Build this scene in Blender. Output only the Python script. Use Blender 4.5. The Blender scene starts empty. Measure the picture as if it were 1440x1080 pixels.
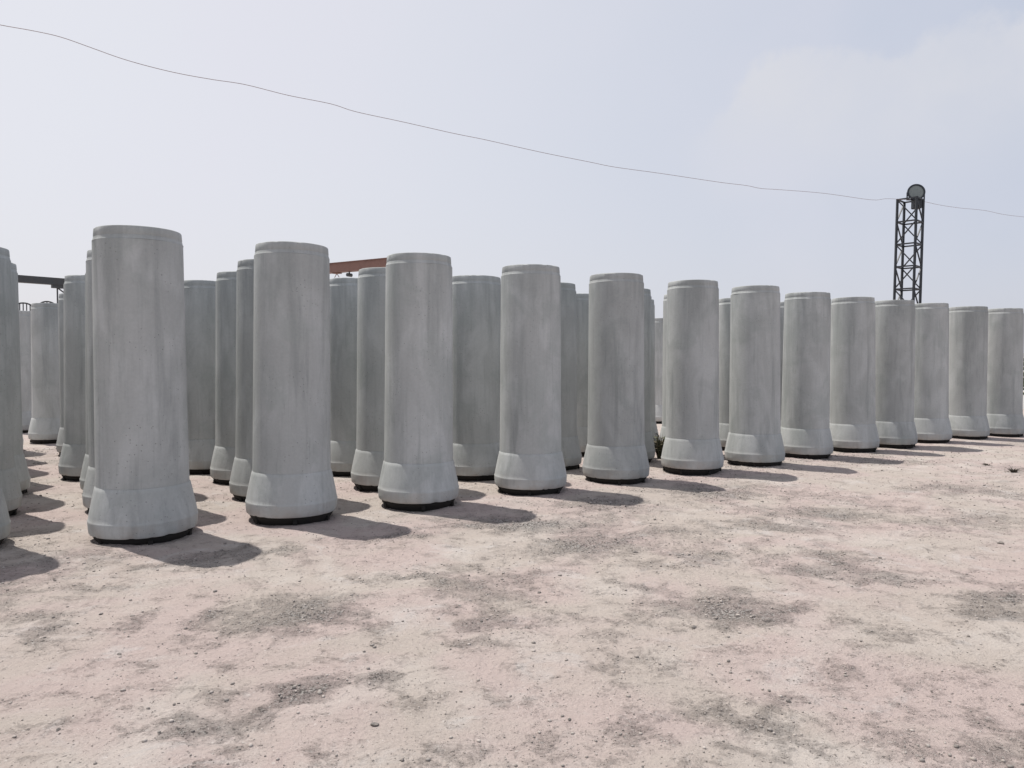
import bpy, bmesh, math, random
import numpy as np
from mathutils import Vector, Matrix

R = math.radians
random.seed(7)
rng = np.random.default_rng(11)
scene = bpy.context.scene
COL = scene.collection

# ------------------------------------------------------------------ camera
F = 1040.0                       # focal length in pixels of the 1440 px wide photograph
CAM_H = 1.6
PITCH = math.atan(29.0 / F)
cam_d = bpy.data.cameras.new('camera')
cam = bpy.data.objects.new('camera', cam_d)
COL.objects.link(cam)
cam_d.sensor_width = 36.0
cam_d.lens = 36.0 * F / 1440.0
cam_d.clip_start = 0.05
cam_d.clip_end = 5000.0
cam.location = (0, 0, CAM_H)
cam.rotation_euler = (math.pi / 2 - PITCH, 0, 0)
scene.camera = cam


def at(px, py, Y):
    """point at distance Y ahead that lies along the sight line (px, py)"""
    u = (px - 720.0) / F
    v = (540.0 - py) / F
    dy = math.cos(PITCH) + v * math.sin(PITCH)
    dz = -math.sin(PITCH) + v * math.cos(PITCH)
    s = Y / dy
    return Vector((u * s, Y, CAM_H + dz * s))


def ground_at(px, py):
    u = (px - 720.0) / F
    v = (540.0 - py) / F
    dy = math.cos(PITCH) + v * math.sin(PITCH)
    dz = -math.sin(PITCH) + v * math.cos(PITCH)
    s = -CAM_H / dz
    return Vector((u * s, dy * s, 0))


# ------------------------------------------------------------------ object helpers
def tag(o, label=None, cat=None, group=None, kind=None):
    if label: o['label'] = label
    if cat: o['category'] = cat
    if group: o['group'] = group
    if kind: o['kind'] = kind
    return o


def thing(name, label, cat, loc=(0, 0, 0), rz=0.0, group=None):
    o = bpy.data.objects.new(name, None)
    o.empty_display_size = 0.2
    o.location = loc
    o.rotation_euler = (0, 0, rz)
    COL.objects.link(o)
    return tag(o, label, cat, group)


def obj(name, bm, mat, parent=None, sharp=35):
    me = bpy.data.meshes.new(name)
    bm.normal_update()
    for f in bm.faces: f.smooth = True
    for e in bm.edges:
        if len(e.link_faces) == 2 and e.calc_face_angle(0) > R(sharp): e.smooth = False
    bm.to_mesh(me); bm.free()
    me.materials.append(mat)
    o = bpy.data.objects.new(name, me)
    COL.objects.link(o)
    if parent: o.parent = parent
    return o


def add_box(bm, c, size, rot=None):
    M = Matrix.Translation(c)
    if rot is not None: M = M @ rot
    r = bmesh.ops.create_cube(bm, size=1.0)
    bmesh.ops.scale(bm, verts=r['verts'], vec=size)
    bmesh.ops.transform(bm, verts=r['verts'], matrix=M)
    return r['verts']


def add_bar(bm, a, b, w, h=None, seg=0):
    """square bar (seg=0) or round bar from a to b"""
    a, b = Vector(a), Vector(b)
    d = b - a
    L = d.length
    q = d.to_track_quat('Z', 'Y').to_matrix().to_4x4()
    M = Matrix.Translation((a + b) / 2) @ q
    if seg:
        r = bmesh.ops.create_cone(bm, segments=seg, radius1=w / 2, radius2=w / 2, depth=L, cap_ends=True)
    else:
        r = bmesh.ops.create_cube(bm, size=1.0)
        bmesh.ops.scale(bm, verts=r['verts'], vec=(w, h or w, L))
    bmesh.ops.transform(bm, verts=r['verts'], matrix=M)


def add_tube(bm, pts, r, seg=6, cap=True):
    rings = []
    n = len(pts)
    for i, p in enumerate(pts):
        t = (pts[min(i + 1, n - 1)] - pts[max(i - 1, 0)]).normalized()
        up = Vector((0, 0, 1)) if abs(t.z) < 0.9 else Vector((1, 0, 0))
        s = t.cross(up).normalized()
        u = s.cross(t)
        rr = r[i] if hasattr(r, '__len__') else r
        rings.append([bm.verts.new(p + (s * math.cos(2 * math.pi * k / seg) + u * math.sin(2 * math.pi * k / seg)) * rr) for k in range(seg)])
    for a, b in zip(rings, rings[1:]):
        for k in range(seg):
            bm.faces.new((a[k], a[(k + 1) % seg], b[(k + 1) % seg], b[k]))
    if cap:
        bm.faces.new(rings[0][::-1]); bm.faces.new(rings[-1])


def lathe(profile, seg=96, closed=False, jitter=None):
    """revolve (r, z) points; jitter(r, z, angle) -> (r, z)"""
    bm = bmesh.new()
    rings = []
    for (r, z) in profile:
        ring = []
        for k in range(seg):
            a = 2 * math.pi * k / seg
            rr, zz = jitter(r, z, a) if jitter else (r, z)
            ring.append(bm.verts.new((rr * math.cos(a), rr * math.sin(a), zz)))
        rings.append(ring)
    pairs = list(zip(rings, rings[1:]))
    if closed: pairs.append((rings[-1], rings[0]))
    for a, b in pairs:
        for k in range(seg):
            bm.faces.new((a[k], a[(k + 1) % seg], b[(k + 1) % seg], b[k]))
    bmesh.ops.recalc_face_normals(bm, faces=bm.faces)
    return bm


# ------------------------------------------------------------------ materials
class NT:
    def __init__(self, name):
        self.m = bpy.data.materials.new(name)
        self.m.use_nodes = True
        self.t = self.m.node_tree
        self.t.nodes.clear()
        self.out = self.n('ShaderNodeOutputMaterial')
        self.bsdf = self.n('ShaderNodeBsdfPrincipled')
        self.l(self.bsdf.outputs[0], self.out.inputs[0])

    def n(self, typ, **kw):
        nd = self.t.nodes.new(typ)
        for k, v in kw.items(): setattr(nd, k, v)
        return nd

    def l(self, a, b): self.t.links.new(a, b)

    def sock(self, s, v):
        if hasattr(v, 'is_output'): self.l(v, s)
        else: s.default_value = v

    def noise(self, vec, scale, detail=4, rough=0.55, dist=0.0):
        nd = self.n('ShaderNodeTexNoise')
        self.l(vec, nd.inputs['Vector'])
        nd.inputs['Scale'].default_value = scale
        nd.inputs['Detail'].default_value = detail
        nd.inputs['Roughness'].default_value = rough
        nd.inputs['Distortion'].default_value = dist
        return nd.outputs['Fac']

    def ramp(self, v, a, b, smooth=True):
        nd = self.n('ShaderNodeMapRange')
        nd.interpolation_type = 'SMOOTHSTEP' if smooth else 'LINEAR'
        self.l(v, nd.inputs['Value'])
        nd.inputs['From Min'].default_value = a
        nd.inputs['From Max'].default_value = b
        return nd.outputs['Result']

    def remap(self, v, a, b, c, d):
        nd = self.n('ShaderNodeMapRange')
        self.l(v, nd.inputs['Value'])
        for k, x in zip(('From Min', 'From Max', 'To Min', 'To Max'), (a, b, c, d)): nd.inputs[k].default_value = x
        return nd.outputs['Result']

    def mix(self, f, a, b, mode='MIX'):
        nd = self.n('ShaderNodeMix', data_type='RGBA', blend_type=mode)
        self.sock(nd.inputs[0], f)
        for s, v in ((nd.inputs[6], a), (nd.inputs[7], b)):
            if hasattr(v, 'is_output'): self.l(v, s)
            else: s.default_value = (*v, 1) if len(v) == 3 else v
        return nd.outputs[2]

    def math(self, op, a, b=0.0):
        nd = self.n('ShaderNodeMath', operation=op)
        self.sock(nd.inputs[0], a); self.sock(nd.inputs[1], b)
        return nd.outputs[0]

    def vmath(self, op, a, b):
        nd = self.n('ShaderNodeVectorMath', operation=op)
        self.sock(nd.inputs[0], a); self.sock(nd.inputs[1], b)
        return nd.outputs[0]

    def bump(self, h, strength, dist, prev=None):
        nd = self.n('ShaderNodeBump')
        nd.inputs['Strength'].default_value = strength
        nd.inputs['Distance'].default_value = dist
        self.l(h, nd.inputs['Height'])
        if prev is not None: self.l(prev, nd.inputs['Normal'])
        return nd.outputs[0]


def scaled(T, vec, s):
    return T.vmath('MULTIPLY', vec, s)


def mat_concrete(name, base, spread=1.0):
    T = NT(name)
    tc = T.n('ShaderNodeTexCoord').outputs['Object']
    loc = T.n('ShaderNodeObjectInfo').outputs['Location']
    off = T.vmath('MULTIPLY', loc, (3.7, 5.3, 0.0))
    p = T.vmath('ADD', tc, off)
    wn = T.n('ShaderNodeTexWhiteNoise', noise_dimensions='3D'); T.l(loc, wn.inputs['Vector'])
    rnd = wn.outputs['Value']
    sep = T.n('ShaderNodeSeparateXYZ'); T.l(tc, sep.inputs[0])
    streak = T.noise(scaled(T, p, (5.0, 5.0, 0.55)), 1.0, 5, 0.6, 0.4)
    fine_streak = T.noise(scaled(T, p, (22.0, 22.0, 1.3)), 1.0, 4, 0.6, 0.2)
    blot = T.noise(p, 1.7, 6, 0.62, 0.6)
    cloud = T.noise(scaled(T, p, (2.6, 2.6, 1.4)), 1.0, 3, 0.5, 0.9)
    fine = T.noise(p, 38.0, 5, 0.7)
    c0 = tuple(base)
    dark = tuple(x * k for x, k in zip(base, (0.66, 0.68, 0.68)))
    pale = tuple(x * k for x, k in zip(base, (1.17, 1.17, 1.175)))
    green = tuple(x * k for x, k in zip(base, (0.83, 0.865, 0.85)))
    c = T.mix(T.ramp(cloud, 0.38, 0.68), c0, pale)
    c = T.mix(T.math('MULTIPLY', T.ramp(streak, 0.50, 0.72), 0.62), c, dark)
    c = T.mix(T.math('MULTIPLY', T.ramp(blot, 0.50, 0.64), 0.45), c, green)
    c = T.mix(T.math('MULTIPLY', T.ramp(fine_streak, 0.5, 0.75), 0.28), c, dark)
    # streaked darker band that fades below the rim
    topw = T.math('MULTIPLY', T.ramp(sep.outputs[2], 1.9, 2.75), T.ramp(streak, 0.35, 0.6))
    c = T.mix(T.math('MULTIPLY', topw, 0.42), c, dark)
    scuff = T.ramp(T.noise(scaled(T, p, (46.0, 46.0, 2.2)), 1.0, 3, 0.6, 0.3), 0.62, 0.68)
    c = T.mix(T.math('MULTIPLY', scuff, T.math('MULTIPLY', T.ramp(blot, 0.42, 0.6), 0.38)), c, dark)
    lime = T.ramp(T.noise(scaled(T, T.vmath('ADD', p, (3.3, 8.1, 0)), (9.0, 9.0, 1.1)), 1.0, 5, 0.68, 0.5), 0.60, 0.70)
    c = T.mix(T.math('MULTIPLY', lime, 0.30), c, pale)
    # splashed dirt around the foot
    foot = T.math('MULTIPLY', T.remap(sep.outputs[2], 0.05, 0.26, 1.0, 0.0), T.ramp(T.noise(p, 6.0, 4, 0.6), 0.40, 0.62))
    c = T.mix(T.math('MULTIPLY', foot, 0.45), c, (0.33, 0.28, 0.24))
    g = T.remap(rnd, 0.0, 1.0, 1.0 - 0.10 * spread, 1.0 + 0.10 * spread)
    fg = T.remap(fine, 0.3, 0.7, 0.95, 1.05)
    g = T.math('MULTIPLY', g, fg)
    comb = T.n('ShaderNodeCombineColor')
    for i in range(3): T.l(g, comb.inputs[i])
    c = T.mix(1.0, c, comb.outputs[0], 'MULTIPLY')
    # pin holes left by air bubbles
    vor = T.n('ShaderNodeTexVoronoi'); T.l(p, vor.inputs['Vector']); vor.inputs['Scale'].default_value = 26.0
    hole = T.math('MULTIPLY', T.remap(vor.outputs['Distance'], 0.09, 0.16, 1.0, 0.0), T.ramp(T.noise(p, 3.0, 2), 0.50, 0.58))
    hole_n = T.n('ShaderNodeClamp'); T.l(hole, hole_n.inputs[0]); hole = hole_n.outputs[0]
    c = T.mix(T.math('MULTIPLY', hole, 0.6), c, tuple(x * 0.4 for x in base))
    T.l(c, T.bsdf.inputs['Base Color'])
    T.bsdf.inputs['Roughness'].default_value = 0.88
    T.bsdf.inputs['Specular IOR Level'].default_value = 0.25
    h = T.math('SUBTRACT', T.math('ADD', T.math('MULTIPLY', blot, 1.0), T.math('MULTIPLY', fine, 0.12)), T.math('MULTIPLY', hole, 0.8))
    T.l(T.bump(h, 0.5, 0.012), T.bsdf.inputs['Normal'])
    return T.m


def mat_paint(name, col, rust=(0.10, 0.05, 0.03), amount=0.4, rough=0.6):
    T = NT(name)
    tc = T.n('ShaderNodeTexCoord').outputs['Object']
    a = T.noise(tc, 2.2, 5, 0.65, 0.5)
    b = T.noise(tc, 14.0, 4, 0.6)
    c = T.mix(T.math('MULTIPLY', T.ramp(a, 0.45, 0.7), amount), col, rust)
    c = T.mix(T.math('MULTIPLY', T.ramp(b, 0.45, 0.75), 0.35), c, tuple(x * 0.6 for x in col))
    T.l(c, T.bsdf.inputs['Base Color'])
    T.bsdf.inputs['Roughness'].default_value = rough
    T.l(T.bump(b, 0.3, 0.004), T.bsdf.inputs['Normal'])
    return T.m


def mat_ground():
    T = NT('dry_dirt')
    pos = T.n('ShaderNodeTexCoord').outputs['Object']
    at_ = T.n('ShaderNodeAttribute'); at_.attribute_name = 'gravel'
    gravel = at_.outputs['Fac']
    big = T.noise(pos, 0.32, 4, 0.55, 0.4)
    mid = T.noise(pos, 1.1, 6, 0.62, 0.5)
    sm = T.noise(pos, 4.5, 6, 0.66, 0.3)
    fine = T.noise(pos, 26.0, 6, 0.72)
    grit = T.noise(pos, 110.0, 4, 0.75)
    pink = (0.400, 0.331, 0.310)
    tan = (0.388, 0.341, 0.308)
    pale = (0.455, 0.416, 0.384)
    brown = (0.296, 0.246, 0.222)
    grey = (0.205, 0.196, 0.186)
    hue = T.noise(pos, 0.85, 3, 0.5, 0.6)
    c = T.mix(T.ramp(hue, 0.40, 0.60), tan, pink)
    c = T.mix(T.math('MULTIPLY', T.ramp(mid, 0.48, 0.70), 0.70), c, pale)
    c = T.mix(T.math('MULTIPLY', T.ramp(T.noise(pos, 1.5, 6, 0.66, 0.5), 0.54, 0.76), 0.50), c, brown)
    c = T.mix(T.math('MULTIPLY', T.ramp(sm, 0.52, 0.75), 0.30), c, brown)
    c = T.mix(T.math('MULTIPLY', T.ramp(T.noise(pos, 2.1, 6, 0.7, 0.8), 0.54, 0.70), 0.55), c, (0.455, 0.43, 0.415))
    # gravelly grey patches, broken by noise: a soft tint, then grit that gets denser
    gb = T.math('ADD', T.math('MULTIPLY', gravel, 0.95), T.remap(sm, 0.3, 0.7, -0.30, 0.30))
    gb = T.math('ADD', gb, T.remap(fine, 0.3, 0.7, -0.20, 0.20))
    gm = T.ramp(gb, 0.05, 1.05)
    coarse = T.noise(pos, 44.0, 4, 0.72)
    c = T.mix(T.math('MULTIPLY', gm, 0.36), c, grey)
    dens = T.math('ADD', T.math('MULTIPLY', gm, 0.135), T.remap(sm, 0.35, 0.65, -0.02, 0.03))
    d1 = T.ramp(T.math('ADD', T.noise(pos, 58.0, 3, 0.65), dens), 0.645, 0.70)
    d2 = T.ramp(T.math('ADD', T.noise(pos, 27.0, 4, 0.7), dens), 0.660, 0.72)
    dots = T.math('MAXIMUM', d1, d2)
    c = T.mix(T.math('MULTIPLY', dots, 0.80), c, (0.105, 0.098, 0.092))
    w1 = T.ramp(T.math('ADD', T.noise(T.vmath('ADD', pos, (7.7, 3.1, 0)), 50.0, 3, 0.7), dens), 0.63, 0.70)
    c = T.mix(T.math('MULTIPLY', w1, 0.60), c, (0.56, 0.53, 0.50))
    c = T.mix(T.math('MULTIPLY', T.ramp(grit, 0.55, 0.70), 0.20), c, pale)
    T.l(c, T.bsdf.inputs['Base Color'])
    T.bsdf.inputs['Roughness'].default_value = 0.95
    T.bsdf.inputs['Specular IOR Level'].default_value = 0.15
    h1 = T.math('ADD', T.math('MULTIPLY', sm, 1.0), T.math('MULTIPLY', fine, 0.6))
    n1 = T.bump(h1, 0.8, 0.05)
    amp = T.math('MULTIPLY', grit, T.remap(gm, 0, 1, 0.35, 1.0))
    n2 = T.bump(T.math('ADD', amp, T.math('ADD', T.math('MULTIPLY', dots, 0.4), T.math('MULTIPLY', coarse, T.remap(gm, 0, 1, 0.4, 1.6)))), 0.75, 0.014, n1)
    T.l(n2, T.bsdf.inputs['Normal'])
    return T.m


def mat_stone(name, a, b):
    T = NT(name)
    geo = T.n('ShaderNodeNewGeometry')
    pos = T.n('ShaderNodeTexCoord').outputs['Object']
    c = T.mix(geo.outputs['Random Per Island'], a, b)
    c = T.mix(T.math('MULTIPLY', T.ramp(T.noise(pos, 60, 4), 0.4, 0.7), 0.5), c, (0.36, 0.31, 0.27))
    T.l(c, T.bsdf.inputs['Base Color'])
    T.bsdf.inputs['Roughness'].default_value = 0.9
    T.l(T.bump(T.noise(pos, 90, 4), 0.5, 0.004), T.bsdf.inputs['Normal'])
    return T.m


def mat_leaf(name, a, b):
    T = NT(name)
    geo = T.n('ShaderNodeNewGeometry')
    T.l(T.mix(geo.outputs['Random Per Island'], a, b), T.bsdf.inputs['Base Color'])
    T.bsdf.inputs['Roughness'].default_value = 0.7
    return T.m


M_CONC = mat_concrete('pipe_concrete', (0.381, 0.393, 0.387))
M_RING = mat_paint('shaded_oily_steel', (0.010, 0.009, 0.008), (0.020, 0.013, 0.009), 0.5, 0.9)  # dark steel, blackened further to include the shade under the socket
M_MAST = mat_paint('dark_mast_paint', (0.018, 0.023, 0.030), (0.03, 0.024, 0.02), 0.25, 0.55)
M_CRANE_BROWN = mat_paint('faded_orange_brown_paint', (0.20, 0.108, 0.086), (0.12, 0.06, 0.05), 0.45, 0.6)
M_CRANE_DARK = mat_paint('dark_grey_crane_paint', (0.050, 0.056, 0.060), (0.07, 0.05, 0.04), 0.3, 0.6)
M_WIRE = mat_paint('cable_sheath', (0.26, 0.20, 0.20), (0.18, 0.14, 0.14), 0.2, 0.6)
M_GROUND = mat_ground()
M_STONE = mat_stone('loose_stone', (0.13, 0.12, 0.112), (0.42, 0.38, 0.35))
M_DARKSTONE = mat_stone('dark_stone', (0.09, 0.085, 0.08), (0.17, 0.155, 0.145))
M_WALL = mat_paint('whitewash', (0.74, 0.74, 0.73), (0.55, 0.52, 0.48), 0.3, 0.9)
M_GLASS = mat_paint('lamp_glass', (0.19, 0.215, 0.205), (0.14, 0.16, 0.15), 0.3, 0.25)
M_LEAF = mat_leaf('shrub_leaf', (0.035, 0.055, 0.025), (0.09, 0.12, 0.05))
M_WEED = mat_leaf('weed_blade', (0.06, 0.075, 0.04), (0.17, 0.14, 0.09))
M_DRY = mat_leaf('dry_blade', (0.05, 0.042, 0.034), (0.11, 0.09, 0.068))
M_BARK = mat_paint('bark', (0.09, 0.07, 0.05), (0.05, 0.04, 0.03), 0.4, 0.9)


# ------------------------------------------------------------------ value noise for the terrain
def vnoise(x, y, seed):
    r = np.random.default_rng(seed)
    tab = r.random((256, 256))
    xi = np.floor(x).astype(int); yi = np.floor(y).astype(int)
    fx = x - xi; fy = y - yi
    fx = fx * fx * (3 - 2 * fx); fy = fy * fy * (3 - 2 * fy)
    a = tab[xi % 256, yi % 256]; b = tab[(xi + 1) % 256, yi % 256]
    c = tab[xi % 256, (yi + 1) % 256]; d = tab[(xi + 1) % 256, (yi + 1) % 256]
    return (a * (1 - fx) + b * fx) * (1 - fy) + (c * (1 - fx) + d * fx) * fy - 0.5


def fbm(x, y, seed, octs=4, gain=0.5):
    s = 0; amp = 1.0
    for o in range(octs):
        s = s + amp * vnoise(x * 2 ** o + 17.3 * o, y * 2 ** o - 9.1 * o, seed + o)
        amp *= gain
    return s


# grey gravel patches: centre in the photograph, half width and half depth in metres, weight
PATCH = []
for (px, py, rx, ry, w) in [
        (840, 768, .62, .50, .95), (1000, 850, .62, .34, .95), (905, 838, .30, .22, .6), (610, 806, .40, .28, .8),
        (680, 825, .55, .30, .5), (400, 868, .50, .26, .8), (330, 890, .3, .2, .5), (400, 985, .36, .20, .85),
        (500, 965, .30, .16, .6), (340, 1015, .20, .12, .6), (1060, 738, .70, .35, .7), (1140, 718, .8, .4, .8),
        (1160, 800, .6, .4, .55), (1230, 812, .5, .3, .5), (1410, 850, .40, .24, .6), (1350, 688, .9, .6, .6),
        (1250, 650, 1.0, .5, .5), (1040, 1000, .26, .18, .5), (1090, 1045, .22, .12, .4), (820, 712, .55, .35, .6),
        (725, 735, .75, .36, 1.1), (330, 782, .40, .28, .9), (560, 752, .35, .25, .8), (870, 708, .6, .4, .95), (1010, 690, .6, .4, .8), (930, 690, .6, .3, .5), (280, 790, .42, .22, .55), (520, 760, .45, .2, .55),
        (60, 870, .4, .25, .55), (130, 880, .3, .2, .35), (690, 880, .35, .2, .5), (640, 900, .2, .12, .4),
        (880, 900, .4, .2, .25), (1180, 950, .4, .25, .3), (120, 830, .4, .15, .3), (850, 935, .3, .15, .3),
        (1300, 740, .5, .3, .35), (1240, 900, .35, .2, .3), (720, 800, .5, .2, .3), (960, 780, .4, .2, .4)]:
    g = ground_at(px, py)
    PATCH.append((g.x, g.y, rx * .80, ry * .80, w * .82))


def gravel_field(x, y):
    wx = x + 0.55 * fbm(x * 2.6, y * 2.6, 91, 4, .6)
    wy = y + 0.45 * fbm(x * 2.6 + 40, y * 2.6, 95, 4, .6)
    s = np.zeros_like(x)
    for (cx, cy, rx, ry, w) in PATCH:
        s = np.maximum(s, w * np.exp(-(((wx - cx) / rx) ** 2 + ((wy - cy) / ry) ** 2)))
    s = s + 0.28 * np.clip(fbm(x * 0.8, y * 0.8, 33, 4) * 2.0 - 0.05, 0, 1)
    return np.clip(s, 0, 1)


def height_field(x, y, gv):
    near = np.exp(-np.clip(np.hypot(x, y - 6) - 14, 0, None) / 8.0)
    h = 0.030 * fbm(x * 0.55, y * 0.55, 5, 3)
    h = h + (0.020 + 0.014 * gv) * fbm(x * 2.4 + y * 0.8, y * 3.0, 6, 4, 0.55)
    h = h + (0.003 + 0.018 * gv) * fbm(x * 11, y * 11, 7, 3, 0.65)
    # crumbly clods: only the peaks of a finer noise stand up
    cl = np.clip(fbm(x * 19, y * 19, 21, 3, 0.6) - 0.16 + 0.22 * gv, 0, 1)
    h = h + 0.020 * cl * np.clip(fbm(x * 1.3, y * 1.3, 25, 3) * 1.6 + 0.25 + gv, 0, 1)
    # shallow old wheel ruts running across the yard
    for off, dep in ((0.0, .012), (0.22, .010), (1.7, .012), (1.92, .011)):
        d = (y - 4.3 - off) - 0.16 * (x - 0.5) - 0.18 * fbm(x * 0.5, y * 0 + off, 12, 2)
        h = h - dep * np.exp(-(d / 0.09) ** 2) * (0.5 + fbm(x * 1.3, y * 1.3, 15, 2))
    return h * near


# ------------------------------------------------------------------ pipes: where each stands
PIPES = []        # (x, y, label)


def put(px, Y, label):
    PIPES.append(((px - 720.0) / F * Y, Y, label))


def zfront(h):    # distance of the axis from the height of the pipe in the picture
    return 2912.0 / h + 0.36


FRONT = [
    (200, 452, 'largest concrete pipe in view, nearest the camera at the left of the front row'),
    (409, 399, 'concrete pipe standing in front row directly right of the largest one, dark streak on shaft'),
    (588, 362, 'front row concrete pipe that hides the right end of the rusty brown crane girder'),
    (746, 325, 'front row concrete pipe standing fourth rightwards counting the largest one as first'),
    (866.5, 298, 'front row concrete pipe standing fifth rightwards counting the largest one as first'),
    (974, 274, 'front row concrete pipe with green weeds showing just left of its flared foot'),
    (1062, 256, 'front row concrete pipe directly right of the one beside the green weeds'),
    (1132.5, 235, 'front row concrete pipe standing fifth leftwards from the one below the lattice mast'),
    (1199.5, 219, 'front row concrete pipe whose right side touches the one below the lattice mast'),
    (1254, 209, 'front row concrete pipe standing right below and left of the lattice mast legs'),
    (1304, 198, 'front row concrete pipe just right of the lattice mast, third from right end'),
    (1358, 188, 'front row concrete pipe next to the last one at the right edge'),
    (1409, 182, 'last front row concrete pipe at right edge of the picture, smallest of that row'),
]
FRONT[7] = (1132.5, 235, 'front row concrete pipe, sixth one in from the right edge of the picture')
for px, h, lab in FRONT: put(px, zfront(h), lab)

BACK = [
    (-4.85, 6.30, 'concrete pipe cut off by left picture edge, only its flared foot visible in the corner'),
    (-5.64, 7.65, 'concrete pipe half cut off by left picture edge, the taller of the two slivers there'),
    (-6.30, 8.80, 'concrete pipe at left picture edge just behind the half cut off one'),
    (-7.12, 9.95, 'third concrete pipe back along left edge, nearly hidden, its foot by the ground shadows'),
    (-7.92, 11.10, 'fourth concrete pipe back along left edge, almost wholly hidden by those before it'),
    (-8.70, 12.25, 'fifth concrete pipe back along left edge, almost wholly hidden by those before it'),
    (-9.42, 13.40, 'farthest concrete pipe of the left edge column, its flared foot peeping past the others'),
    (-4.20, 8.11, 'concrete pipe right behind the largest one, a thin sliver along its left side'),
    (-4.87, 9.20, 'second concrete pipe hidden behind the largest one, an even thinner sliver at its left'),
    (-5.87, 10.40, 'dim concrete pipe standing clear to the left of the largest one, dark gap under foot'),
    (-6.58, 11.70, 'concrete pipe hidden behind the dim one left of the largest, pale foot edge showing'),
    (-7.50, 13.00, 'thin sliver of concrete pipe beneath the dark grey crane leg'),
    (-9.36, 15.10, 'distant dim concrete pipe in lane left of the largest, sunlit wedge on its foot'),
    (-11.30, 17.20, 'farthest concrete pipe in the left lane, below the round barred steel frame'),
    (-2.91, 8.85, 'concrete pipe directly behind the left side of second front row pipe, its left half showing'),
    (-3.62, 10.03, 'narrow concrete pipe, middle one of the three between the first two front row pipes'),
    (-4.56, 11.03, 'shaded concrete pipe touching the right side of the largest one, wide and dim'),
    (-1.63, 9.60, 'concrete pipe under brown crane girder, left half showing beside third front row pipe'),
    (-2.31, 10.76, 'dark shaded concrete pipe under brown girder, touching right side of second front row pipe'),
    (-0.53, 10.42, 'dark shaded concrete pipe filling the gap between third and fourth front row pipes'),
    (0.61, 11.30, 'shaded concrete pipe touching right side of the fourth front row pipe'),
    (1.15, 13.10, 'lower dark strip of concrete pipe touching left side of fifth front row pipe'),
    (1.88, 12.10, 'shaded concrete pipe edge along right side of the fifth front row pipe'),
    (2.34, 14.07, 'narrow farther strip of concrete pipe left of the green weeds, just higher than the farthest'),
    (3.03, 12.95, 'pale sliver of concrete pipe along left side of the pipe beside the green weeds'),
    (4.00, 19.90, 'farthest concrete pipe in the gap above the green weeds, lowest top of all there'),
    (4.22, 13.80, 'concrete pipe seen between sixth and seventh front row pipes, half lit half shaded'),
    (6.62, 15.60, 'hairline strip of concrete pipe between eighth and ninth front row pipes'),
    (5.45, 14.70, 'thin dark strip of concrete pipe between seventh and eighth front row pipes'),
]
for x, y, lab in BACK: PIPES.append((x, y, lab))

# ------------------------------------------------------------------ pipe parts
RB, RS0, RS1 = 0.458, 0.390, 0.374          # collar, shaft foot, shaft head
Z0, ZC, ZS, ZT, ZE = 0.072, 0.200, 0.500, 2.685, 2.800
RI = 0.300


def chip(seed):
    rr = random.Random(seed)
    ph = [(rr.uniform(0, 6.28), rr.randint(2, 5), rr.uniform(.0008, .002)) for _ in range(4)]
    nicks = [(rr.uniform(0, 6.28), rr.uniform(.02, .06), rr.uniform(.002, .009)) for _ in range(11)]

    def wob(a): return sum(m * math.sin(k * a + p) for p, k, m in ph)

    def nick(a):
        s = 0
        for c, w, d in nicks:
            e = (a - c + math.pi) % (2 * math.pi) - math.pi
            s += d * math.exp(-(e / w) ** 2)
        return s
    return wob, nick


def bell_bm(seed):
    wob, nick = chip(seed)

    def jit(r, z, a):
        r2 = r + wob(a)
        if z < Z0 + 0.04 and r > 0.40:
            r2 -= nick(a) * (1.0 if z < Z0 + 0.02 else 0.4)
            z += nick(a) * (0.6 if z < Z0 + 0.02 else 0.2)
        return r2, z
    prof = [(0.372, Z0 + .004), (RB - .026, Z0), (RB - .014, Z0 + .005), (RB - .008, Z0 + .016), (RB - .004, Z0 + .05), (RB, ZC - .014),
            (RB, ZC - .004), (RB - .003, ZC + .003), (RB - .006, ZC + .010)]
    n = 10
    for i in range(1, n + 1):                 # convex flank of the flare
        t = i / n
        r = (RB - .006) + (RS0 + .007 - (RB - .006)) * (t ** 1.12)
        prof.append((r, ZC + .010 + (ZS - .012 - ZC - .010) * t))
    prof += [(RS0 + .001, ZS - .003), (RS0, ZS)]
    prof += [(RI, ZS), (0.372, ZS - .12)]
    return lathe(prof, 112, True, jit)


def shaft_bm(seed):
    wob, nick = chip(seed)
    prof = []
    n = 16
    for i in range(n + 1):
        t = i / n
        prof.append((RS0 + (RS1 - RS0) * (t ** 0.8), ZS + .001 + (ZT - ZS - .002) * t))
    prof += [(RI, ZT - .001), (RI, ZS + .001)]
    return lathe(prof, 96, True, lambda r, z, a: (r + 0.5 * wob(a + z * .2), z))


def spigot_bm(seed):
    wob, nick = chip(seed + 50)

    def jit(r, z, a):
        if z > ZE - .012 and r > .33:
            return r - nick(a) * .25, z - nick(a) * .35
        return r + .5 * wob(a), z
    prof = [(RS1, ZT), (RS1 - .002, ZT + .006), (RS1 - .007, ZT + .016), (RS1 - .009, ZT + .030), (RS1 - .012, ZT + .034),
            (RS1 - .012, ZT + .040), (RS1 - .010, ZT + .045), (RS1 - .014, ZE - .012), (RS1 - .017, ZE - .004), (RS1 - .024, ZE),
            (RI + .01, ZE), (RI, ZE - .01), (RI, ZT)]
    return lathe(prof, 96, True, jit)


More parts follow.
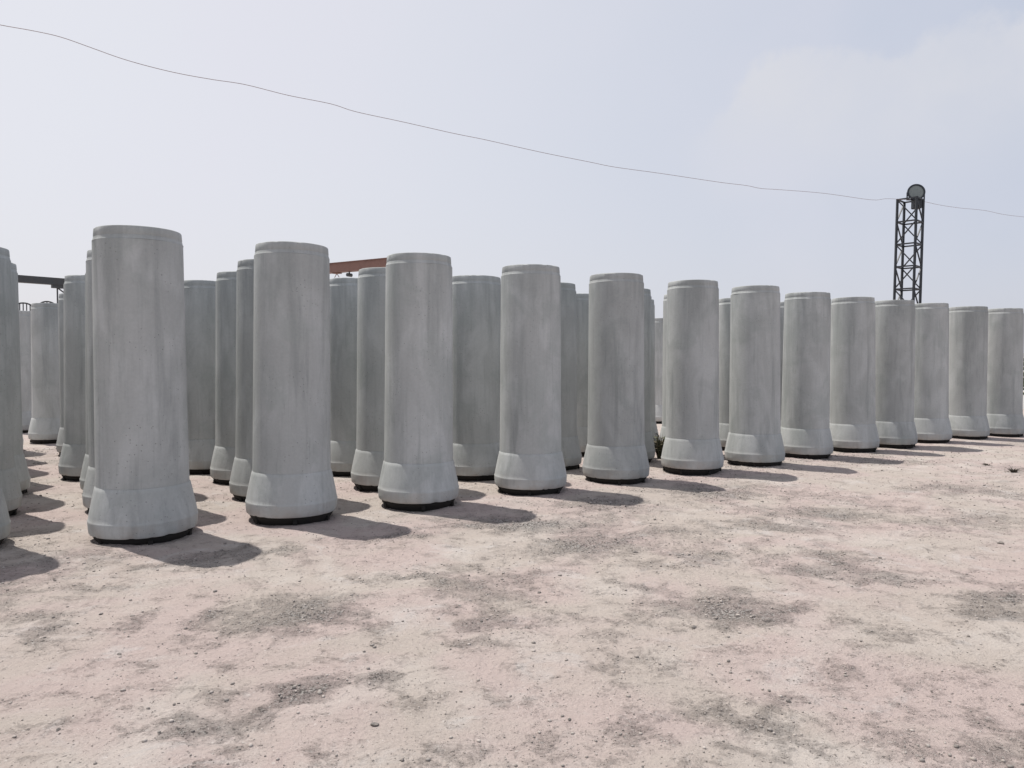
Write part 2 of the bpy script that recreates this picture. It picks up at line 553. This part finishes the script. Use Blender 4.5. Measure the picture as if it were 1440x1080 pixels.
def ring_bm(seed):
    bm = lathe([(0.330, -.04), (0.370, -.04), (0.388, .006), (0.406, .030), (0.418, .052), (0.416, Z0 + .002), (0.345, Z0 + .001)], 72, True)
    rr = random.Random(seed)
    for k in range(6):                        # lugs the mould was clamped to
        a = k * math.pi / 3 + rr.uniform(-.1, .1)
        add_box(bm, (0.408 * math.cos(a), 0.408 * math.sin(a), .022), (.034, .04, .050), Matrix.Rotation(a, 4, 'Z'))
    return bm


def pipe_proto(seed, name='concrete_pipe'):
    t = thing(name, '-', 'pipe', group='concrete pipes standing upright in rows')
    obj('shaft', shaft_bm(seed), M_CONC, t)
    obj('flared_socket', bell_bm(seed), M_CONC, t, 28)
    obj('spigot', spigot_bm(seed), M_CONC, t, 28)
    obj('base_ring', ring_bm(seed), M_RING, t)
    return t


protos = [pipe_proto(s) for s in range(6)]
kids = [list(p.children) for p in protos]


def dup(root, children):
    r = root.copy(); COL.objects.link(r)
    for ch in children:
        c = ch.copy(); COL.objects.link(c); c.parent = r
    return r


rp = random.Random(5)
for i, (x, y, lab) in enumerate(PIPES):
    o = protos[i] if i < 6 else dup(protos[i % 6], kids[i % 6])
    o.location = (x, y, rp.uniform(-.004, .004))
    o.rotation_euler = (rp.uniform(-.007, .007), rp.uniform(-.007, .007), rp.uniform(0, 6.28))
    if i == 0: o.rotation_euler = (0.0, -.007, 1.1)
    o['label'] = lab

# ------------------------------------------------------------------ ground
def axis(fine0, fine1, step, far0, far1):
    core = np.arange(fine0, fine1 + step / 2, step)
    a = [fine0]; s = step
    while a[-1] > far0:
        s *= 1.010 if s < .075 else 1.22; a.append(a[-1] - s)
    b = [core[-1]]; s = step
    while b[-1] < far1:
        s *= 1.010 if s < .075 else 1.22; b.append(b[-1] + s)
    return np.concatenate([np.array(a[1:][::-1]), core, np.array(b[1:])])


xs = axis(-3.2, 4.2, 0.017, -900, 900)
ys = axis(2.6, 6.6, 0.014, -200, 1600)
X, Y = np.meshgrid(xs, ys)
GV = gravel_field(X, Y)
H = height_field(X, Y, GV)
nx, ny = len(xs), len(ys)
verts = np.stack([X.ravel(), Y.ravel(), H.ravel()], 1)
idx = np.arange(nx * ny).reshape(ny, nx)
faces = np.stack([idx[:-1, :-1], idx[:-1, 1:], idx[1:, 1:], idx[1:, :-1]], -1).reshape(-1, 4)
me = bpy.data.meshes.new('ground')
me.vertices.add(len(verts)); me.vertices.foreach_set('co', verts.astype(np.float32).ravel())
me.loops.add(faces.size); me.loops.foreach_set('vertex_index', faces.astype(np.int32).ravel())
me.polygons.add(len(faces))
me.polygons.foreach_set('loop_start', np.arange(0, faces.size, 4, dtype=np.int32))
me.polygons.foreach_set('loop_total', np.full(len(faces), 4, dtype=np.int32))
me.update(calc_edges=True)
me.polygons.foreach_set('use_smooth', np.ones(len(faces), dtype=bool))
att = me.attributes.new('gravel', 'FLOAT', 'POINT')
att.data.foreach_set('value', GV.ravel().astype(np.float32))
me.materials.append(M_GROUND)
ground = bpy.data.objects.new('ground', me)
COL.objects.link(ground)
tag(ground, 'dry pinkish dirt yard with grey gravelly patches', None, None, 'structure')


def h_at(x, y):
    xa = np.array([x], float); ya = np.array([y], float)
    return float(height_field(xa, ya, gravel_field(xa, ya))[0])


# ------------------------------------------------------------------ loose gravel (too many to count)
N = 110000
gy = 2.6 + 11.5 * rng.random(N) ** 1.5
gx = (rng.random(N) * 2 - 1) * (gy * 0.75 + 0.5)
gg = gravel_field(gx, gy)
keep = rng.random(N) < (0.065 + 0.9 * gg ** 1.2)
gx, gy, gg = gx[keep], gy[keep], gg[keep]
size = 0.0016 + 0.0032 * rng.random(len(gx)) + 0.009 * rng.random(len(gx)) ** 14 + 0.0006 * (gy - 3)
gh = height_field(gx, gy, gg)
bmi = bmesh.new(); bmesh.ops.create_icosphere(bmi, subdivisions=1, radius=1.0)
iv = np.array([v.co[:] for v in bmi.verts]); jf = np.array([[v.index for v in f.verts] for f in bmi.faces]); bmi.free()
nv = len(iv); n = len(gx)
sc = size[:, None] * (0.7 + 0.6 * rng.random((n, 3))); sc[:, 2] *= 0.7
ang = rng.random(n) * 6.283
P = iv[None] * (0.78 + 0.44 * rng.random((n, nv, 1))) * sc[:, None, :]
ca, sa = np.cos(ang)[:, None], np.sin(ang)[:, None]
Q = P.copy(); Q[..., 0] = P[..., 0] * ca - P[..., 1] * sa; Q[..., 1] = P[..., 0] * sa + P[..., 1] * ca
Q += np.stack([gx, gy, gh + size * 0.25], 1)[:, None, :]
fs = (jf[None] + (np.arange(n) * nv)[:, None, None]).reshape(-1, 3)
me = bpy.data.meshes.new('gravel')
me.vertices.add(n * nv); me.vertices.foreach_set('co', Q.astype(np.float32).ravel())
me.loops.add(fs.size); me.loops.foreach_set('vertex_index', fs.astype(np.int32).ravel())
me.polygons.add(len(fs))
me.polygons.foreach_set('loop_start', np.arange(0, fs.size, 3, dtype=np.int32))
me.polygons.foreach_set('loop_total', np.full(len(fs), 3, dtype=np.int32))
me.update(calc_edges=True)
me.materials.append(M_STONE)
gr = bpy.data.objects.new('gravel', me); COL.objects.link(gr)
tag(gr, 'loose gravel and grit scattered over the dirt yard', 'gravel', None, 'stuff')


# ------------------------------------------------------------------ a few larger stones
def stone_bm(r, seed):
    rr = random.Random(seed)
    bm = bmesh.new()
    bmesh.ops.create_icosphere(bm, subdivisions=3, radius=1.0)
    planes = [(Vector((rr.uniform(-1, 1), rr.uniform(-1, 1), rr.uniform(-.6, 1))).normalized(), rr.uniform(.55, .85)) for _ in range(9)]
    for v in bm.verts:
        for nrm, d in planes:
            e = v.co.dot(nrm) - d
            if e > 0: v.co -= nrm * e * .92
        v.co = Vector((v.co.x * r * rr.uniform(.97, 1.03), v.co.y * r * .7, v.co.z * r * .55))
    return bm


STONES = [
    (527, 1021, .034, 'largest dark loose stone on the dirt at bottom, left of centre'),
    (801, 1013, .020, 'small dark loose stone on smooth dirt at bottom, right of centre'),
    (1109, 986, .024, 'dark loose stone on the dirt at bottom right, beside a grey gravel patch'),
    (976, 878, .034, 'dark loose stone at front edge of gravel patch right of centre'),
    (622, 905, .022, 'dark pebble on pale dirt in the middle foreground'),
    (894, 777, .036, 'dark stone at right end of the gravel patch below the fourth and fifth pipes'),
    (82, 1029, .022, 'dark stone in the bottom left corner, biggest of a loose cluster'),
    (168, 923, .024, 'dark stone on pinkish dirt below the largest pipe, left side'),
    (142, 866, .026, 'dark stone on the dirt just below left of the largest pipe shadow'),
    (1407, 763, .055, 'dark flat clod on pale dirt near right picture edge'),
    (1425, 845, .030, 'dark stone on the brown patch at right picture edge'),
    (677, 874, .026, 'dark stone on white dusty patch in the middle foreground'),
]
for k, (px, py, r, lab) in enumerate(STONES):
    g = ground_at(px, py)
    o = obj('stone', stone_bm(r * .62, 100 + k), M_DARKSTONE, None, 25)
    o.location = (g.x, g.y, h_at(g.x, g.y) + r * .12)
    o.rotation_euler = (0, 0, k * 1.3)
    tag(o, lab, 'stone', 'larger loose stones on the dirt')


# ------------------------------------------------------------------ weeds
def weed_bm(seed, n, h, spread):
    rr = random.Random(seed)
    bm = bmesh.new()
    for _ in range(n):
        a = rr.uniform(0, 6.28); lean = rr.uniform(.1, .9) * spread; L = h * rr.uniform(.5, 1.1)
        d = Vector((math.cos(a), math.sin(a), 0)); s = Vector((-d.y, d.x, 0))
        b = d * rr.uniform(0, .25 * spread)
        w = rr.uniform(.006, .014)
        pts = [b, b + d * lean * .35 + Vector((0, 0, L * .6)), b + d * lean + Vector((0, 0, L * rr.uniform(.8, 1.0)))]
        v = [bm.verts.new(p + s * w * q) for p, ww in zip(pts[:2], (1, .9)) for q in (-ww, ww)]
        tip = bm.verts.new(pts[2])
        bm.faces.new((v[0], v[1], v[3], v[2])); bm.faces.new((v[2], v[3], tip))
        for _k in range(3):                   # small leaves on the stalk
            t = rr.uniform(.3, .9); c = pts[0].lerp(pts[2], t)
            e = Vector((rr.uniform(-1, 1), rr.uniform(-1, 1), rr.uniform(-.2, .6))).normalized() * L * .16
            sd = e.cross(Vector((0, 0, 1))).normalized() * L * .05
            bm.faces.new([bm.verts.new(q) for q in (c, c + e * .5 + sd, c + e, c + e * .5 - sd)])
    return bm


o = obj('weed', weed_bm(1, 80, .44, .22), M_WEED); o.location = (2.50, 12.45, 0)
tag(o, 'green weeds growing between pipe feet in the narrow gap right of centre', 'weeds')
g = ground_at(1425, 664)
o = obj('weed', weed_bm(2, 44, .075, .15), M_DRY); o.location = (g.x, g.y, h_at(g.x, g.y))
tag(o, 'small dark dry weed tuft on the dirt near the right edge below last pipe', 'weeds')
g = ground_at(1388, 654)
o = obj('weed', weed_bm(3, 26, .04, .16), M_DRY); o.location = (g.x, g.y, h_at(g.x, g.y))
tag(o, 'faint flat dry weed tuft left of the darker tuft near right edge', 'weeds')

# ------------------------------------------------------------------ lattice mast with floodlight
MY = 30.0
mast = thing('lattice_mast', 'dark steel lattice mast with a round floodlight on top, behind the front row', 'mast',
             (at(1275, 420, MY).x - .05, MY, 0))
mast.rotation_euler = (0, R(1.0), 0)
half = 0.51; alpha = math.atan2(7.5, 16) - math.atan2(16, 30)
cor = [Vector((half * math.cos(alpha + k * math.pi / 2), half * math.sin(alpha + k * math.pi / 2), 0)) for k in range(4)]
TOP = 8.22; BAY = 0.9; levels = [TOP - BAY * i for i in range(10)]
for c in cor:
    bm = bmesh.new(); add_bar(bm, c + Vector((0, 0, -.05)), c + Vector((0, 0, TOP)), .076)
    obj('leg', bm, M_MAST, mast)
for i, z in enumerate(levels):
    if z < 0.05: continue
    bm = bmesh.new()
    for k in range(4):
        a, b = cor[k], cor[(k + 1) % 4]
        add_bar(bm, a + Vector((0, 0, z - .03)), b + Vector((0, 0, z - .03)), .054)
    obj('cross_frame', bm, M_MAST, mast)
    z2 = max(levels[i + 1], 0.0) if i + 1 < len(levels) else 0
    bm = bmesh.new()
    for k in range(4):
        a, b = cor[k], cor[(k + 1) % 4]
        up, dn = Vector((0, 0, z - .05)), Vector((0, 0, z2))
        if i % 2: a, b = b, a                  # one diagonal a side, alternating from bay to bay
        add_bar(bm, a + up, b + dn, .042)
    obj('bracing', bm, M_MAST, mast)
fl = obj('floodlight', lathe([(0.0, -.20), (.12, -.19), (.22, -.12), (.30, -.02), (.335, .03), (.335, .075), (.275, .075), (.27, .05), (.0, .045)], 40), M_MAST, mast)
fl.location = (.18, -.05, TOP + .25)
fl.rotation_euler = (R(82), 0, R(-12))
gl = obj('lamp_glass', lathe([(0.0, .066), (.15, .062), (.272, .054), (.272, .046), (0.0, .047)], 40), M_GLASS, fl)
bm = bmesh.new()
add_box(bm, (.22, -.06, TOP - .20), (.30, .30, .40))
bmesh.ops.bevel(bm, geom=bm.edges[:], offset=.02, segments=2, affect='EDGES')
obj('ballast_box', bm, M_MAST, mast)
bm = bmesh.new()
for s in (-1, 1): add_bar(bm, (.18 + s * .345, -.05, TOP - .06), (.18 + s * .345, -.05, TOP + .25), .04)
add_bar(bm, (.18 - .36, -.05, TOP - .04), (.18 + .36, -.05, TOP - .04), .05)
obj('lamp_bracket', bm, M_MAST, mast)

# ------------------------------------------------------------------ overhead cable
A0, A1 = Vector((-10.4, 15.0)), Vector((16.1, 30.0))
wire_px = [(-60, 22), (0, 35), (45, 43), (85, 52), (128, 67), (170, 82), (212, 94), (255, 104), (300, 112), (345, 119), (405, 134), (465, 146), (500, 157),
           (560, 170), (600, 179), (640, 188), (680, 196), (720, 205), (770, 216), (830, 228), (865, 235), (930, 244), (1010, 256), (1050, 261), (1070, 265),
           (1100, 267), (1160, 272), (1225, 281), (1245, 279.5), (1262, 280)]
pts = []
for px, py in wire_px:
    u = (px - 720) / F
    d = A1 - A0
    t = (u * A0.y - A0.x) / (d.x - u * d.y)
    pts.append(at(px, py, A0.y + t * d.y))
for px, py, yy in ((1296, 283, 30.2), (1320, 288, 31), (1350, 292.5, 32), (1385, 296, 33), (1440, 305, 35), (1600, 315, 40)):
    pts.append(at(px, py, yy))
dense = []
for i in range(len(pts) - 1):
    a, b = pts[i], pts[i + 1]
    p0 = pts[i - 1] if i else a; p3 = pts[i + 2] if i + 2 < len(pts) else b
    for k in range(5):
        t = k / 5
        dense.append(0.5 * ((2 * a) + (b - p0) * t + (2 * p0 - 5 * a + 4 * b - p3) * t * t + (3 * a - p0 - 3 * b + p3) * t ** 3))
dense.append(pts[-1])
bm = bmesh.new(); add_tube(bm, dense, 0.0066, 6)
tag(obj('overhead_cable', bm, M_WIRE), 'thin dark overhead cable sagging across the whole sky to the lattice mast', 'cable')

# ------------------------------------------------------------------ brown gantry crane behind the yard
d = Vector((3.18, -1.9, 0)); o0 = Vector((-9.39, 38.0, 0))
e0, e1 = o0 - d * 1.0, o0 + d * 1.5
L = (e1 - e0).length; ctr = (e0 + e1) / 2; rz = math.atan2(d.y, d.x)
TOPZ = at(463, 369.5, 38).z - .10
cr = thing('gantry_crane', 'rusty brown gantry crane girder showing above pipes between second and third front row ones', 'crane', ctr, rz)
bm = bmesh.new()
hl = L / 2; dep = .44
prof = [(-hl, TOPZ), (hl, TOPZ), (hl, TOPZ - .30), (hl - 1.6, TOPZ - .30 - .05), (hl - 2.6, TOPZ - dep), (-hl + .6, TOPZ - dep), (-hl, TOPZ - .35)]
fr = [bm.verts.new((x, -.2, z)) for x, z in prof]; bk = [bm.verts.new((x, .2, z)) for x, z in prof]
bm.faces.new(fr); bm.faces.new(bk[::-1])
for k in range(len(prof)):
    k2 = (k + 1) % len(prof); bm.faces.new((fr[k2], fr[k], bk[k], bk[k2]))
bmesh.ops.recalc_face_normals(bm, faces=bm.faces)
obj('girder', bm, M_CRANE_BROWN, cr)
bm = bmesh.new(); add_box(bm, (0, 0, TOPZ + .02), (L - .02, .50, .036)); obj('top_flange', bm, M_CRANE_BROWN, cr)
for sx in (-hl + .35, hl - .35):
    for s in (-1, 1):
        bm = bmesh.new(); add_bar(bm, (sx, s * .16, TOPZ - .38), (sx, s * .85, .18), .18); obj('leg', bm, M_CRANE_BROWN, cr)
    bm = bmesh.new(); add_box(bm, (sx, 0, .12), (.22, 2.2, .20)); obj('end_carriage', bm, M_CRANE_BROWN, cr)
bm = bmesh.new()
add_box(bm, (-.35, 0, TOPZ - dep - .03), (.40, .30, .05))
for s in (-1, 1): add_bar(bm, (-.35, 0, TOPZ - dep - .05), (-.35 + s * .16, 0, TOPZ - dep - .24), .025)
obj('hoist_frame', bm, M_CRANE_BROWN, cr)
bm = bmesh.new(); add_bar(bm, (.50, -.15, TOPZ - dep - .17), (.50, .15, TOPZ - dep - .17), .18, seg=16)
add_bar(bm, (.50, 0, TOPZ - dep - .12), (.50, 0, TOPZ - dep + .01), .05)
obj('hoist_drum', bm, M_CRANE_DARK, cr)

# ------------------------------------------------------------------ dark crane at the left
b1 = at(106, 393, 36.2); b0 = b1 + Vector((-1.53, -1.7, 0)).normalized() * 9.0
b1.z = b0.z = 0
rz = math.atan2(b1.y - b0.y, b1.x - b0.x); ctr = (b0 + b1) / 2
TZ = at(97, 392.5, 36).z
cr = thing('gantry_crane', 'dark grey crane girder with lattice leg above far pipes at left edge', 'crane', ctr, rz)
bm = bmesh.new(); add_box(bm, (0, 0, TZ - .165), (9.0, .34, .33)); obj('girder', bm, M_CRANE_DARK, cr)
bm = bmesh.new(); add_box(bm, (4.5 - .52, 0, TZ - .165 - .24), (1.0, .26, .15)); obj('bracket', bm, M_CRANE_DARK, cr)
for sx in (3.95, -3.95):
    bm = bmesh.new()
    for q in (-.24, .24):
        add_bar(bm, (sx + q, 0, TZ - .42), (sx + q, 0, .02), .055)
    z = TZ - .46; s = 1
    while z > .6:
        add_bar(bm, (sx - .23 * s, 0, z), (sx + .23 * s, 0, z - .36), .055); z -= .36; s = -s
    obj('lattice_leg', bm, M_CRANE_DARK, cr)
    bm = bmesh.new(); add_box(bm, (sx, 0, .08), (.9, .5, .16)); obj('foot_plate', bm, M_CRANE_DARK, cr)

# ------------------------------------------------------------------ round barred steel frames beyond the left lane
for px, ytop, YY, r, lab in ((32.5, 426.0, 30.0, .56, 'dark round steel frame with upright bars above the farthest left lane pipe'),
                             (66, 424.0, 30.5, .45, 'dark round steel frame, only its curved top above the distant dim pipe')):
    p = at(px, ytop, YY); zc = p.z - r
    t = thing('barred_frame', lab, 'steel frame', (p.x, YY, 0), .1, 'round steel frames standing behind the pipes')
    bm = bmesh.new()
    ringp = [Vector((r * math.cos(a), 0, zc + r * math.sin(a))) for a in [2 * math.pi * k / 40 for k in range(41)]]
    add_tube(bm, ringp, .032, 8, False); obj('hoop', bm, M_MAST, t)
    for k in range(-3, 4):
        x = k * .132; hh = math.sqrt(max(r * r - x * x, 0))
        if hh < .1: continue
        bm = bmesh.new(); add_bar(bm, (x, 0, zc - hh + .01), (x, 0, zc + hh - .01), .042, seg=8); obj('bar', bm, M_MAST, t)
    for s in (-1, 1):
        bm = bmesh.new(); add_bar(bm, (s * r * .45, .04, -.03), (s * r * .45, .04, zc - r * .5), .06); obj('post', bm, M_MAST, t)

# ------------------------------------------------------------------ wall and shrub at the right picture edge
wx = at(1437, 540, 26).x
w = thing('boundary_wall', 'white wall just showing at the right picture edge beyond last pipe', 'wall', (wx + 3.0, 26, 0))
bm = bmesh.new(); add_box(bm, (0, 0, .93), (6.0, .22, 1.90)); obj('wall_panel', bm, M_WALL, w)
bm = bmesh.new(); add_box(bm, (0, 0, 1.92), (6.06, .32, .08)); obj('coping', bm, M_CONC, w)


def crown_bm(c, rad, n, seed, leaf):
    rr = random.Random(seed); bm = bmesh.new()
    lumps = [(c + Vector((rr.uniform(-1, 1) * rad.x * .6, rr.uniform(-1, 1) * rad.y * .6, rr.uniform(-.7, .8) * rad.z * .6)), rr.uniform(.3, .55)) for _ in range(14)]
    for _ in range(n):
        lc, lr = rr.choice(lumps)
        dv = Vector((rr.gauss(0, 1), rr.gauss(0, 1), rr.gauss(0, 1))).normalized() * lr * rr.uniform(.5, 1.0)
        p = lc + dv
        e = Vector((rr.uniform(-1, 1), rr.uniform(-1, 1), rr.uniform(-.6, .6))).normalized() * leaf * rr.uniform(.7, 1.3)
        s = e.cross(Vector((rr.uniform(-1, 1), rr.uniform(-1, 1), rr.uniform(-1, 1)))).normalized() * leaf * .3
        bm.faces.new([bm.verts.new(q) for q in (p, p + e * .5 + s, p + e, p + e * .5 - s)])
    return bm


sp = at(1446, 540, 21); t = thing('shrub', 'dark green shrub at the right picture edge in front of white wall', 'shrub', (sp.x + .28, 21, 0))
obj('foliage', crown_bm(Vector((0, 0, 1.15)), Vector((.9, .7, .8)), 2600, 3, .10), M_LEAF, t)
bm = bmesh.new()
for k in range(5):
    a = k * 1.26
    add_tube(bm, [Vector((0, 0, -.02)), Vector((.12 * math.cos(a), .12 * math.sin(a), .5)), Vector((.4 * math.cos(a), .35 * math.sin(a), 1.2))], [.03, .022, .01], 6)
obj('stem', bm, M_BARK, t)

# ------------------------------------------------------------------ daylight
SUN_EL = R(67.5); SUN_DIR = Vector((-0.82, 0.57, 0)).normalized()
sv = Vector((SUN_DIR.x * math.cos(SUN_EL), SUN_DIR.y * math.cos(SUN_EL), math.sin(SUN_EL)))
sd = bpy.data.lights.new('sun', 'SUN'); sd.energy = 5.0; sd.angle = R(0.6); sd.color = (1.0, 0.955, 0.89)
so = bpy.data.objects.new('sun', sd); COL.objects.link(so)
so.location = sv * 60
so.rotation_euler = sv.to_track_quat('Z', 'Y').to_euler()

world = bpy.data.worlds.new('World'); scene.world = world
world.use_nodes = True
wt = world.node_tree; wt.nodes.clear()


def wn(typ, **kw):
    nd = wt.nodes.new(typ)
    for k, v in kw.items(): setattr(nd, k, v)
    return nd


def wl(a, b): wt.links.new(a, b)


def wmath(op, a, b=0.0, c=None):
    nd = wn('ShaderNodeMath', operation=op)
    for s, v in zip(nd.inputs, (a, b) if c is None else (a, b, c)):
        if hasattr(v, 'is_output'): wl(v, s)
        else: s.default_value = v
    return nd.outputs[0]


def wstep(v, a, b):
    nd = wn('ShaderNodeMapRange', interpolation_type='SMOOTHSTEP')
    wl(v, nd.inputs['Value']); nd.inputs['From Min'].default_value = a; nd.inputs['From Max'].default_value = b
    return nd.outputs['Result']


def wmix(f, a, b):
    nd = wn('ShaderNodeMix', data_type='RGBA')
    if hasattr(f, 'is_output'): wl(f, nd.inputs[0])
    else: nd.inputs[0].default_value = f
    for s, v in ((nd.inputs[6], a), (nd.inputs[7], b)):
        if hasattr(v, 'is_output'): wl(v, s)
        else: s.default_value = (*v, 1)
    return nd.outputs[2]


sky = wn('ShaderNodeTexSky', sky_type='NISHITA')
sky.sun_disc = False
sky.sun_elevation = SUN_EL
sky.sun_rotation = math.atan2(SUN_DIR.x, SUN_DIR.y)
sky.air_density = 1.0; sky.dust_density = 3.0; sky.ozone_density = 1.0
tc = wn('ShaderNodeTexCoord').outputs['Generated']
sep = wn('ShaderNodeSeparateXYZ'); wl(tc, sep.inputs[0])
az = wmath('ARCTAN2', sep.outputs[0], sep.outputs[1])
el = wmath('ARCSINE', sep.outputs[2])
# thin high haze: paler towards the sun's side of the sky
dotn = wn('ShaderNodeVectorMath', operation='DOT_PRODUCT'); wl(tc, dotn.inputs[0]); dotn.inputs[1].default_value = (SUN_DIR.x, SUN_DIR.y * .6, .25)
side = wstep(dotn.outputs['Value'], -0.55, 0.95)
n1 = wn('ShaderNodeTexNoise'); wl(tc, n1.inputs['Vector']); n1.inputs['Scale'].default_value = 2.3; n1.inputs['Detail'].default_value = 5; n1.inputs['Roughness'].default_value = .5
n2 = wn('ShaderNodeTexNoise'); wl(tc, n2.inputs['Vector']); n2.inputs['Scale'].default_value = 12.0; n2.inputs['Detail'].default_value = 6; n2.inputs['Roughness'].default_value = .58
hz = wmix(side, (5.55, 6.15, 7.5), (8.95, 8.9, 9.3))
low = wstep(el, 0.30, 0.02)
hz = wmix(wmath('MULTIPLY', low, .35), hz, (8.3, 8.1, 8.6))
hz = wmix(wmath('MULTIPLY', wstep(n1.outputs['Fac'], .42, .68), .35), hz, (8.7, 8.4, 9.1))
# soft bank of cloud high on the right
wob = wmath('MULTIPLY', wmath('SUBTRACT', n2.outputs['Fac'], .5), .15)
e_top = wmath('ADD', wmath('SUBTRACT', .366, wmath('MULTIPLY', wmath('MAXIMUM', wmath('SUBTRACT', .36, az), 0.0), .45)), wob)
m_top = wstep(wmath('SUBTRACT', e_top, el), -.005, .026)
m_left = wstep(wmath('ADD', az, wob), .19, .29)
m_bot = wstep(el, .17, .35)
n3 = wn('ShaderNodeTexNoise'); wl(tc, n3.inputs['Vector']); n3.inputs['Scale'].default_value = 5.5; n3.inputs['Detail'].default_value = 6; n3.inputs['Roughness'].default_value = .6
cl = wmath('MULTIPLY', wmath('MULTIPLY', m_top, m_left), m_bot)
cl = wmath('MULTIPLY', cl, wmath('ADD', .62, wmath('MULTIPLY', wstep(n3.outputs['Fac'], .36, .62), .38)))
hz = wmix(wmath('MULTIPLY', cl, .85), hz, (8.15, 8.1, 8.4))
col = wmix(0.80, sky.outputs[0], hz)
bg = wn('ShaderNodeBackground'); bg.inputs['Strength'].default_value = 0.10
wl(col, bg.inputs['Color'])
wo = wn('ShaderNodeOutputWorld'); wl(bg.outputs[0], wo.inputs[0])

scene.render.engine = 'CYCLES'
scene.cycles.use_denoising = True
scene.view_settings.view_transform = 'Standard'
scene.view_settings.look = 'None'
scene.view_settings.exposure = 0.0
scene.view_settings.gamma = 1.0
